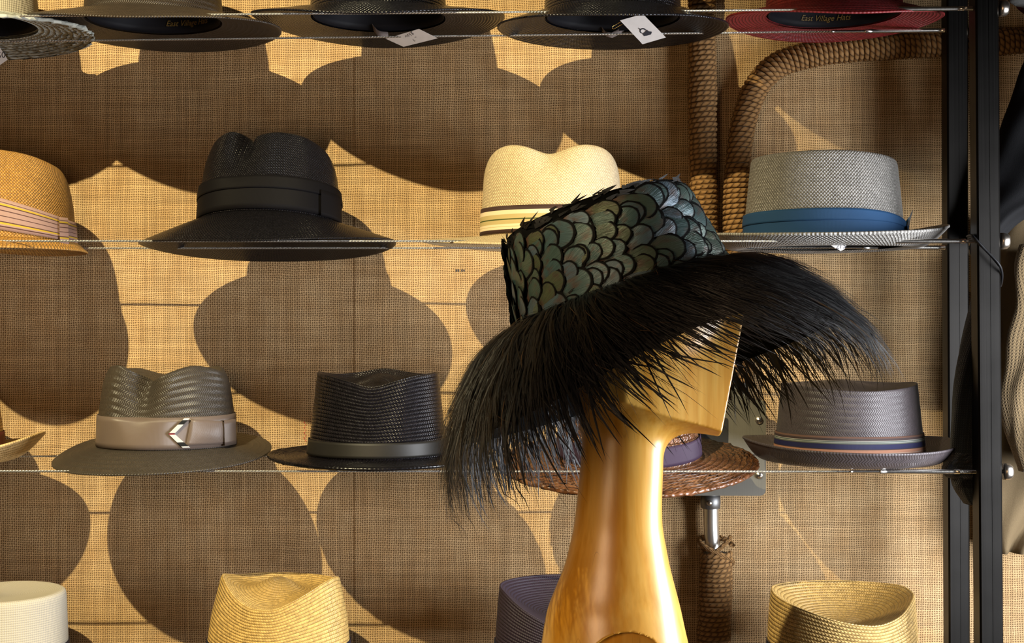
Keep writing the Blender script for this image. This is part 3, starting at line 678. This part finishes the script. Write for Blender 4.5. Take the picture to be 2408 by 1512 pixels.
def catmull(pts, n=20):
    P = [Vector(p) for p in pts]; P = [P[0]*2-P[1]]+P+[P[-1]*2-P[-2]]; out = []
    for i in range(1, len(P)-2):
        for t in np.linspace(0, 1, n, endpoint=False):
            a, b, c_, d = P[i-1:i+3]; out.append(.5*((2*b)+(c_-a)*t+(2*a-5*b+4*c_-d)*t*t+(3*b-a-3*c_+d)*t**3))
    return out+[P[-2]]
YP = YW-.024
def pipe(label, pix, pr=.0135, rr=.0038, tpm=132, Y=YP, seed=1):
    pts = catmull([at(x, y, Y) for x, y in pix]); o = pts[-1].copy()
    r = empty('rope_wrapped_pipe', o, label=label, cat='pipe', group='rope-wrapped pipes on the wall')
    pts = [p-o for p in pts]; tube('pipe', pts, pr, GALV, r, 14); rope_wrap('rope_winding', pts, pr, rr, r, tpm, seed=seed)
    return r
pipe('straight vertical pipe wound with rope beside the bent one', [(1650, -140), (1651, 100), (1652, 300), (1655, 500), (1657, 700), (1660, 905)], pr=.0150)
pipe('bent pipe wound with rope running across under the red hat', [(2620, 84), (2408, 96), (2215, 104), (2050, 112), (1920, 126), (1835, 150), (1785, 195), (1755, 265), (1738, 360), (1730, 500), (1734, 700), (1742, 905)], seed=2)
pipe('short rope-wound pipe below the conduit', [(1684, 1300), (1683, 1380), (1678, 1512), (1674, 1760)], pr=.0185, seed=3, tpm=140)
# loose turns of rope at the top of the short pipe
lo = at(1684, 1290, YP); lr = empty('loose_rope_end', lo, label='loose rope turns hanging round the bare conduit', cat='rope')
tube('rope_strand', [Vector((.024*math.cos(a), .021*math.sin(a), -.008+.022*math.sin(a*.5+.6))) for a in np.linspace(0, 2.2*PI, 60)], .0040, ROPE, lr, 7)
tube('rope_strand', [Vector((.021*math.cos(a+1), .021*math.sin(a+1), .004+.016*math.sin(a+2.4))) for a in np.linspace(0, 1.6*PI, 50)], .0034, ROPE, lr, 7)
def disc(name, c, r, d, mat, parent, n=20, dome=0.0):
    """short cylinder facing the camera with a domed face"""
    prof = [(0, r), (-d*.6, r), (-d*.9, r*.8), (-d*.9-dome*.6, r*.5), (-d*.9-dome, .0003)]
    return tube(name, [Vector(c)+Vector((0, y, 0)) for y, _ in prof], [q for _, q in prof], mat, parent, n)
def screw(c, parent, r=.0058):
    s = disc('screw', c, r, .003, BOLT, parent, 16, .0014)
    box('slot', Vector(c)+Vector((0, -.0042, 0)), (.007, .0008, .0011), DARKM, s); box('slot', Vector(c)+Vector((0, -.0042, 0)), (.0011, .0008, .007), DARKM, s)
YB = YW-.046
a, b = at(1575, 940, YB), at(1801, 1166, YB); ctr_b = (a+b)/2; bw, bh = b.x-a.x, a.z-b.z
jb = empty('junction_box', (ctr_b.x, YB+.02, ctr_b.z), label='grey metal junction box with a black cutout behind the chin', cat='box')
V, Fs = box_vf((0, .003, 0), (bw*.94, .036, bh*.94), .004); link('box_body', mesh('box_body', V, Fs, GALV, smooth=False), jb)
def rrect(w_, h_, r_, n=6):
    out = []
    for cx, cz, a0 in ((1, 1, 0), (-1, 1, 90), (-1, -1, 180), (1, -1, 270)):
        for t in np.linspace(0, 90, n): out.append((cx*(w_/2-r_)+r_*math.cos(R(a0+t)), cz*(h_/2-r_)+r_*math.sin(R(a0+t))))
    return out
def plate(name, w_, h_, r_, y0, y1, mat, parent, off=(0, 0)):
    p = rrect(w_, h_, r_); m_ = len(p); V = [(x+off[0], y0, z+off[1]) for x, z in p]+[(x+off[0], y1, z+off[1]) for x, z in p]
    return link(name, mesh(name, V, [tuple(range(m_)), tuple(range(m_, 2*m_))[::-1]]+[(i, m_+i, m_+(i+1) % m_, (i+1) % m_) for i in range(m_)], mat, smooth=False), parent)
cv = plate('cover_plate', bw, bh, .009, -.016, -.020, GALV, jb)
c0 = at(1672, 1015, YB)-Vector((ctr_b.x, YB+.02, ctr_b.z)); plate('cutout', .050, .040, .003, -.0203, -.0208, DARKM, cv, (c0.x, c0.z))
for px, py in ((1785, 988), (1785, 1117), (1600, 988), (1600, 1117)):
    q = at(px, py, YB)-Vector((ctr_b.x, YB+.02, ctr_b.z)); screw((q.x, -.020, q.z), cv)
for px in (1745, 1660):
    q = at(px, 922, YB)-Vector((ctr_b.x, YB+.02, ctr_b.z))
    br = box('bracket', (q.x, .006, q.z-.002), (.024, .016, .030), GALV, jb, .002); screw((q.x, -.002, q.z+.001), br, .005)
q = at(1671, 1230, YP); cd = empty('conduit', q, label='bare steel conduit below the junction box', cat='pipe')
tube('conduit_tube', catmull([at(x, y, YP)-q for x, y in ((1671, 1150), (1672, 1200), (1673, 1250), (1677, 1290), (1684, 1330))], 8), .0112, metal('bright_conduit', (.62, .60, .56), .28, .15), cd, 20)
tube('coupling', [at(1671, y, YP)-q for y in (1163, 1165, 1180, 1193, 1196)], [.012, .0145, .0150, .0145, .012], metal('zinc_coupling', (.22, .22, .22), .4, .2), cd, 20)
disc('set_screw', at(1668, 1183, YP-.0145)-q, .004, .003, BOLT, cd, 10, .001)

# ------------------------------------------------------------------ wooden display head
YM = 1.25; SM = YM/F       # depth of the display head; metres in one pixel there
def surface_nets(D, org, h):
    nx, ny, nz = D.shape; ins = D < 0
    c = np.zeros((nx-1, ny-1, nz-1), int)
    corner = [(i, j, k) for i in (0, 1) for j in (0, 1) for k in (0, 1)]
    sl = lambda A, o: A[o[0]:o[0]+nx-1, o[1]:o[1]+ny-1, o[2]:o[2]+nz-1]
    for o in corner: c += sl(ins, o)
    act = (c > 0) & (c < 8); idx = np.argwhere(act); acc = np.zeros((len(idx), 3)); cnt = np.zeros(len(idx))
    for a in corner:
        for ax in range(3):
            if a[ax] == 0:
                b = list(a); b[ax] = 1
                da = D[idx[:, 0]+a[0], idx[:, 1]+a[1], idx[:, 2]+a[2]]; db = D[idx[:, 0]+b[0], idx[:, 1]+b[1], idx[:, 2]+b[2]]
                m = (da < 0) != (db < 0); t = np.where(m, da/(da-db+1e-12), 0)
                p = np.tile(np.array(a, float), (len(idx), 1)); p[:, ax] += t
                acc += p*m[:, None]; cnt += m
    V = org+h*(idx+acc/cnt[:, None]); ids = -np.ones(act.shape, int); ids[act] = np.arange(len(idx)); quads = []
    for ax in range(3):
        a_, b_ = [q for q in range(3) if q != ax]
        s0 = [slice(None)]*3; s1 = [slice(None)]*3; s0[ax] = slice(0, -1); s1[ax] = slice(1, None)
        f = ins[tuple(s0)] != ins[tuple(s1)]; e = np.argwhere(f); e = e[(e[:, a_] > 0) & (e[:, b_] > 0) & (e[:, a_] < D.shape[a_]-1) & (e[:, b_] < D.shape[b_]-1)]
        def cell(da, db):
            q = e.copy(); q[:, a_] += da; q[:, b_] += db; return ids[q[:, 0], q[:, 1], q[:, 2]]
        Q = np.stack([cell(-1, -1), cell(0, -1), cell(0, 0), cell(-1, 0)], -1)
        flip = ins[tuple(e.T)] ^ (ax == 1); Q[~flip] = Q[~flip][:, ::-1]; quads.append(Q)
    return V, np.concatenate(quads)
hb = 3.2    # sampling step in pixels of the photograph
gx, gy, gw = np.arange(1230, 1776, hb), np.arange(560, 1660, hb), np.arange(-190, 190, hb)
X, Yp, Wd = np.meshgrid(gx, gy, gw, indexing='ij')
nk = np.array([(560, 1420, 1560), (850, 1362, 1570), (900, 1366, 1568), (1000, 1373, 1561), (1100, 1365, 1559), (1180, 1357, 1556), (1240, 1350, 1557), (1330, 1329, 1574), (1400, 1300, 1592), (1430, 1288, 1600), (1470, 1280, 1608), (1512, 1274, 1618), (1600, 1260, 1634), (1660, 1252, 1644)], float)
yy = gy; lo_, hi_ = np.interp(yy, nk[:, 0], nk[:, 1]), np.interp(yy, nk[:, 0], nk[:, 2])
ker = np.exp(-.5*(np.arange(-12, 13)/5.0)**2); ker /= ker.sum()
sm = lambda v: np.convolve(np.pad(v, 12, 'edge'), ker, 'valid')
lo_, hi_ = sm(lo_), sm(hi_); xc, ha = (lo_+hi_)/2, (hi_-lo_)/2
hd = sm(np.interp(yy, [560, 1000, 1100, 1240, 1330, 1395, 1430, 1512, 1660], [68, 68, 70, 80, 95, 112, 128, 150, 172]))
sh = lambda v: v[None, :, None]
neck = (np.sqrt(((X-sh(xc))/sh(ha))**2+(Wd/sh(hd))**2)-1)*np.minimum(sh(ha), sh(hd))*.95
skull = (np.sqrt(((X-1500)/190)**2+((Yp-715)/150)**2+(Wd/135)**2)-1)*135
def plane(px, py, pw, n): n = np.array(n, float); n /= np.linalg.norm(n); return (X-px)*n[0]+(Yp-py)*n[1]+(Wd-pw)*n[2]
aw = np.abs(Wd)
front = plane(1690, 1028, 0, (178, 35, 0))
sn = np.array([75, 215.0]); sn /= np.linalg.norm(sn)
side = (X-1700)*sn[0]+(aw-30)*sn[1]
side = np.maximum(side, aw-112)
bn = np.array([-.17, 1, .45]); bn /= np.linalg.norm(bn)
bott = (X-1690)*bn[0]+(Yp-1028)*bn[1]+aw*bn[2]
jaw = np.maximum(np.maximum(front, side), np.maximum(bott, 600-Yp)); jaw = np.maximum(jaw, 1400-X)
def smin(a, b, k): h = np.clip(.5+.5*(b-a)/k, 0, 1); return b+(a-b)*h-k*h*(1-h)
D = np.minimum(smin(neck, smin(jaw, skull, 25), 72), jaw)
cut = np.maximum(np.hypot(X-1466, Yp-1556)-98, Wd+119)        # round flat carved into the shoulder, on the camera side
D = np.maximum(D, -cut); D = np.maximum(D, Yp-1640)
V, Q = surface_nets(D, np.array([gx[0], gy[0], gw[0]]), hb)
cl = Vector(at(1465, 1640, YM)); hw = empty('wooden_mannequin', cl, label='tall polished wooden display head with a faceted chin', cat='mannequin')
ed = np.unique(np.sort(np.concatenate([Q[:, [0, 1]], Q[:, [1, 2]], Q[:, [2, 3]], Q[:, [3, 0]]]), 1), axis=0)
dg_ = np.bincount(ed.ravel(), minlength=len(V)).astype(float)
for lam in (.55, -.57)*4:
    ac_ = np.zeros_like(V); np.add.at(ac_, ed[:, 0], V[ed[:, 1]]); np.add.at(ac_, ed[:, 1], V[ed[:, 0]]); V = V+lam*(ac_/dg_[:, None]-V)
Vw = np.stack([(V[:, 0]-1465)*SM, V[:, 2]*SM, (1640-V[:, 1])*SM], -1)
link('carved_head', mesh('carved_head', Vw, Q, wood_mat()), hw)
zt = cl.z
st = empty('display_stand', (cl.x, YM+.02, 0), label='round black stand under the wooden head', cat='stand')
BLK = plain('black_lacquer', (.005, .005, .006), rough=.5, spec=.2)
prof = [(-.0005, .001), (0, .17), (.012, .17), (.02, .05), (zt-.03, .03), (zt-.02, .18), (zt-.018, .196), (zt-.004, .200), (zt-.0005, .197), (zt-.0004, .001)]
tube('pedestal', [Vector((0, 0, z)) for z, _ in prof], [q for _, q in prof], BLK, st, 64)

# ------------------------------------------------------------------ feather hat on the head
fo = at(1462, 702, YM)
fh = empty('feather_hat', fo, (R(-7), R(-18), 0), label='black feather hat with scaly iridescent crown worn by the wooden head', cat='hat')
fa, fb, fH, ft = .1000, .093, .084, .845
def fcrown(th, z, off=0.0):
    k = 1-(1-ft)*z/fH; return Vector(((fa*k+off)*math.cos(th), (fb*k+off)*math.sin(th), z))
tv = np.linspace(0, 2*PI, 97); prof = [(0, 1), (.25, .96), (.5, .925), (.75, .885), (1, .845), (1.0, .80), (.985, .5), (.975, .02)]
P = np.stack([np.stack([fa*k*np.cos(tv), fb*k*np.sin(tv), np.full(97, z*fH)], -1) for z, k in prof], 1)
part('crown', P, plain('black_felt', (.0022, .0022, .0022), rough=1, spec=.05), fh)
SFM = scale_feather_mat()
def scale_feather(th0, z0, g, sc, k):
    """a rounded feather that follows the crown's curve; the tip lies over its neighbours"""
    Rr, Ln, n, m_ = .0105*sc, .0285*sc, 8, 7; P = np.zeros((n, m_, 3)); uv = np.zeros((n, m_, 2)); ra = (fa+fb)/2
    for a in range(n):
        s_ = 1-(1-a/(n-1))**1.35
        wv = (.34+.66*min(1, s_/.55)**.8) if s_ < .58 else math.sqrt(max(.0009, 1-((s_-.58)/.42)**2))
        for b_ in range(m_):
            x = (b_/(m_-1)*2-1)*wv; al, ac = s_*Ln, x*Rr*(1+.05*math.sin(k+a*2.1))
            t_, z_ = al*math.cos(g)+ac*math.sin(g), al*math.sin(g)-ac*math.cos(g)
            P[a, b_] = fcrown(th0+t_/(ra*(1-(1-ft)*z0/fH)), z0+z_, .0008+.0062*s_-.0016*x*x); uv[a, b_] = (x*.5+.5, s_)
    return part('scale_feather', P, SFM, fh, uv)
rows = 8
for j in range(rows):
    n = 31-j
    for i in range(n):
        th = 2*PI*(i+.5*(j % 2)+random.uniform(-.14, .14))/n; zz = -.001+j*(fH-.014)/(rows-1)+random.uniform(-.002, .002)
        scale_feather(th, zz, R(12+random.uniform(-20, 20)-(16 if j == rows-1 else 0)), random.uniform(.86, 1.12) if random.random() < .88 else 1.35, i*3+j)
# --- hanging plumes of the brim
OUT = np.array([(0, 0), (.024, .009), (.048, .027), (.078, .066), (.097, .104), (.103, .135), (.105, .150)])
ol = np.concatenate([[0], np.cumsum(np.linalg.norm(np.diff(OUT, axis=0), axis=1))]); ol /= ol[-1]
LEN = [(0, .98), (40, 1), (140, 1), (180, 1), (215, 1.04), (240, 1.02), (258, .92), (275, .80), (292, .72), (312, .80), (330, .92), (345, .98)]
def skirt(th, s, lift):
    s = s*per(LEN, np.asarray(th)); o = np.interp(s, ol, OUT[:, 0]); d = np.interp(s, ol, OUT[:, 1]); e = 1e-2
    do = np.interp(s+e, ol, OUT[:, 0])-np.interp(s-e, ol, OUT[:, 0]); dd = np.interp(s+e, ol, OUT[:, 1])-np.interp(s-e, ol, OUT[:, 1])
    L = np.hypot(do, dd)+1e-9; no, nz = dd/L, do/L
    rr = o+lift*no
    return np.stack([(fa+rr)*np.cos(th), (fb+rr)*np.sin(th), .004-d+lift*nz], -1)
sv = np.linspace(0, .64, 16); TT, SS = np.meshgrid(tv, sv, indexing='ij')
part('brim_base', skirt(TT, SS, np.full(TT.shape, -.006)), bpy.data.materials['black_felt'], fh)
def blade(th0, s0, s1, drift, wdt, lift, n=9, curl=0.0, fall=0.0):
    t = np.linspace(0, 1, n); s = s0+(s1-s0)*t; th = th0+drift*t**1.3; lf = lift*np.sin(np.minimum(t*1.4, 1)*PI/2)+curl*t**2
    C = skirt(th, np.minimum(s, 1.0), lf); ex = np.maximum(s-1.0, 0)
    C[:, 2] -= ex*.20; T = skirt(th+.02, np.minimum(s, 1.0), lf)-skirt(th-.02, np.minimum(s, 1.0), lf); T /= np.linalg.norm(T, axis=1)[:, None]
    G = np.gradient(C, axis=0); N = np.cross(T, G); N /= np.linalg.norm(N, axis=1)[:, None]+1e-9
    wv = wdt*np.minimum(1, (t/.18+.15))*np.maximum(1-t, 0)**.55
    up = np.sign(N[:, 2:3]+1e-9)
    P = np.stack([C-T*wv[:, None]/2, C+N*up*wv[:, None]*.16, C+T*wv[:, None]/2], 1)
    uv = np.stack([np.tile(np.array([0, .5, 1]), (n, 1)), np.tile(t[:, None], (1, 3))], -1)
    return P, uv
DRIFT = [(0, .10), (60, -.05), (120, 0), (180, -.05), (215, -.02), (240, .06), (262, .20), (290, .38), (320, .40), (345, .22)]
def rblade(w0, w1, lmin, lmax, lift, n=9):
    th = random.uniform(0, 2*PI); s0 = random.choice((random.uniform(0, .2), random.uniform(.0, .58)))
    ln = random.uniform(lmin, lmax); s1 = min(s0+ln, 1.0+random.uniform(-.06, .14))
    dr = float(per(DRIFT, np.array([th]))[0])*(s1-s0)/.6+random.gauss(.0, .075)
    te = th+dr; cl_ = .085; tc = (round(te/cl_+.5*math.sin(s1*9))-.5*math.sin(s1*9))*cl_+.02*math.sin(te*37); dr += (tc-te)*random.uniform(.2, .8)   # tips gather in tufts
    wob = .004*math.sin(th*23)+.003*math.sin(th*51+s0*9)
    return blade(th, s0, s1, dr, random.uniform(w0, w1), random.uniform(0, lift)+wob*.5, n, random.gauss(0, .0055))
sheen = plume_mat('black_sheen_plume', (.0045, .0045, .006), .30)
for i in range(300):
    P, uv = rblade(.0035, .0062, .34, .60, .007); part('plume', P, PL_BROWN if i % 30 == 0 else sheen if i % 4 else PL_BLACK, fh, uv)
def many(name, cnt, mat, *a):
    Vs, Us, Fs, b = [], [], [], 0
    for _ in range(cnt):
        P, uv = rblade(*a); n = P.shape[0]; Vs.append(P.reshape(-1, 3)); Us.append(uv.reshape(-1, 2)); Fs.append(gridfaces(n, 3, base=b)); b += n*3
    return link(name, mesh(name, np.concatenate(Vs), np.concatenate(Fs), mat, np.concatenate(Us)), fh, kind='stuff')
many('small_plumes', 3400, sheen, .0018, .0040, .34, .62, .007, 9); many('wispy_barbs', 8000, sheen, .0004, .0010, .30, .60, .009, 8); many('golden_barbs', 260, PL_BROWN, .0004, .0012, .10, .3, .010, 5)
# ragged feather tips along the upper and side edges of the crown
Vs, Us, Fs, b = [], [], [], 0
for i in range(240):
    th = random.uniform(0, 2*PI); zz = fH*random.choice((random.uniform(.90, 1.0), random.uniform(.0, 1.0)*.2, 1.0)); p = fcrown(th, zz, .001)
    t = Vector((-math.sin(th), math.cos(th), 0)); up = Vector((0, 0, 1)); out = Vector((math.cos(th), math.sin(th), 0))
    d = (t*random.uniform(.3, 1)+up*random.uniform(-.1, .22)+out*random.uniform(.0, .14)).normalized(); L = random.uniform(.006, .016); s = d.cross(out).normalized(); wv = random.uniform(.0008, .0024)
    for k_ in range(4):
        f_ = k_/3; q = p+d*L*f_; ww = wv*(1-f_)**.6; Vs += [tuple(q-s*ww), tuple(q+s*ww)]; Us += [(0, f_), (1, f_)]
    Fs.append(gridfaces(4, 2, base=b)); b += 8
link('ragged_edge', mesh('ragged_edge', Vs, np.concatenate(Fs), PL_BLACK, Us), fh, kind='stuff')

# ------------------------------------------------------------------ clothes hanging beside the rack
def garment(name, label, rows, Y, dep, mat, folds=3, amp=.006, cat='garment', seed=0, n=64, parent=None):
    """rows: (pixel y, left x, right x, depth centre, half depth) from top to bottom"""
    rows = np.array(rows, float); m_ = 60; yv = np.linspace(rows[0, 0], rows[-1, 0], m_)
    g = lambda k: np.interp(yv, rows[:, 0], rows[:, k])
    ker = np.exp(-.5*(np.arange(-6, 7)/2.5)**2); ker /= ker.sum(); smv = lambda v: np.convolve(np.pad(v, 6, 'edge'), ker, 'valid')
    x0, x1 = smv(g(1)), smv(g(2)); ph = np.linspace(0, 2*PI, n, endpoint=False); o = at(rows[0, 1:3].mean(), rows[0, 0], Y); P = np.zeros((m_, n, 3)); uv = np.zeros((m_, n, 2))
    for i in range(m_):
        A, B = at(x0[i], yv[i], Y), at(x1[i], yv[i], Y); c_ = (A+B)/2; a_ = (B.x-A.x)/2
        f_ = 1+amp/max(dep, .01)*(np.sin(folds*ph+seed+i*.05)+.6*np.sin((2*folds+1)*ph+i*.16+seed*2)+.4*np.sin(i*.35+ph*2))
        P[i, :, 0] = c_.x+a_*np.cos(ph)*(1+(f_-1)*.25)-o.x; P[i, :, 1] = Y+dep*np.sin(ph)*f_-o.y; P[i, :, 2] = c_.z-o.z
        uv[i, :, 0] = ph*(a_+dep)/2; uv[i, :, 1] = c_.z
    Fs = [tuple(q) for q in gridfaces(m_, n, False, True)]+[tuple(range(n)), tuple(range((m_-1)*n, m_*n))[::-1]]
    me = mesh(name, P, Fs, mat, uv)
    if parent is None:
        ob = link(name, me, None, label=label, cat=cat); ob.location = o
    else:
        ob = link(name, me, parent); ob.location = o-parent.location
    return ob
GREYKNIT = knit_mat('charcoal_knit', (.016, .018, .022), .003); KHAKI = knit_mat('khaki_knit', (.17, .118, .060)); TANC = fabric_mat('tan_cotton', (.13, .092, .048)); BLACKC = fabric_mat('black_wool', (.006, .006, .007))
gs = garment('knit_sleeve', 'dark grey knitted sleeve hanging between the two steel posts', [(690, 2292, 2330), (760, 2274, 2322), (830, 2254, 2318), (930, 2240, 2316), (1020, 2236, 2316), (1100, 2232, 2314), (1150, 2238, 2314), (1178, 2262, 2310), (1184, 2280, 2304)], 1.79, .022, GREYKNIT, 3, .003, seed=1)
gc = garment('sleeve_cuff', '', [(1062, 2236, 2310), (1080, 2222, 2312), (1100, 2215, 2312), (1112, 2216, 2312), (1122, 2228, 2310)], 1.79, .025, GREYKNIT, 4, .003, seed=4, parent=gs)
garment('tan_jacket', 'tan cotton jacket hanging behind the front post', [(505, 2352, 2640), (560, 2322, 2660), (700, 2300, 2680), (900, 2292, 2680), (1100, 2290, 2660), (1200, 2292, 2560), (1270, 2306, 2450), (1296, 2340, 2390)], 1.985, .030, TANC, 4, .010, cat='jacket', seed=2)
garment('khaki_sweater', 'khaki knitted sweater hanging at the photo edge', [(575, 2400, 2700), (600, 2390, 2700), (660, 2386, 2700), (730, 2396, 2700), (800, 2380, 2700), (920, 2368, 2700), (1030, 2372, 2700), (1070, 2392, 2690), (1110, 2412, 2660)], 1.905, .030, KHAKI, 5, .007, cat='sweater', seed=3)
garment('black_coat', 'black coat corner hanging above the tan jacket', [(120, 2424, 2720), (172, 2404, 2720), (260, 2372, 2720), (350, 2340, 2720), (430, 2312, 2700), (500, 2290, 2420), (535, 2286, 2380), (566, 2280, 2345)], 1.87, .040, BLACKC, 3, .004, cat='coat', seed=5)
garment('dark_red_scarf', 'dark red cloth edge in the upper photo corner', [(-80, 2380, 2700), (0, 2386, 2700), (22, 2390, 2700), (38, 2404, 2700), (50, 2430, 2690)], 1.93, .02, fabric_mat('maroon_cloth', (.050, .010, .014)), 3, .004, cat='scarf', seed=6)
garment('grey_felt_hat', 'grey felt edge above the dark red cloth', [(-60, 2380, 2700), (-10, 2366, 2700), (4, 2372, 2700), (10, 2392, 2690)], 1.86, .03, fabric_mat('grey_felt', (.13, .13, .125)), 2, .002, cat='hat', seed=7)
co = at(2290, 552, YF-.02)  # thin black cord that loops over the front post
cord = empty('hanging_cord', co, label='thin black cord looped over the front steel post', cat='cord')
tube('cord_strand', [p-co for p in catmull([at(2274, 556, 1.80), at(2284, 553, 1.742), at(2294, 562, 1.728), at(2320, 590, 1.727), at(2348, 620, 1.727), at(2356, 640, 1.735), at(2356, 660, 1.748), at(2353, 672, 1.765)], 8)], .0016, BLK, cord, 8)
tube('cord_strand', [p-co for p in catmull([at(2276, 560, 1.80), at(2286, 558, 1.742), at(2300, 572, 1.7285), at(2330, 602, 1.7275), at(2350, 626, 1.729)], 8)], .0012, BLK, cord, 8)
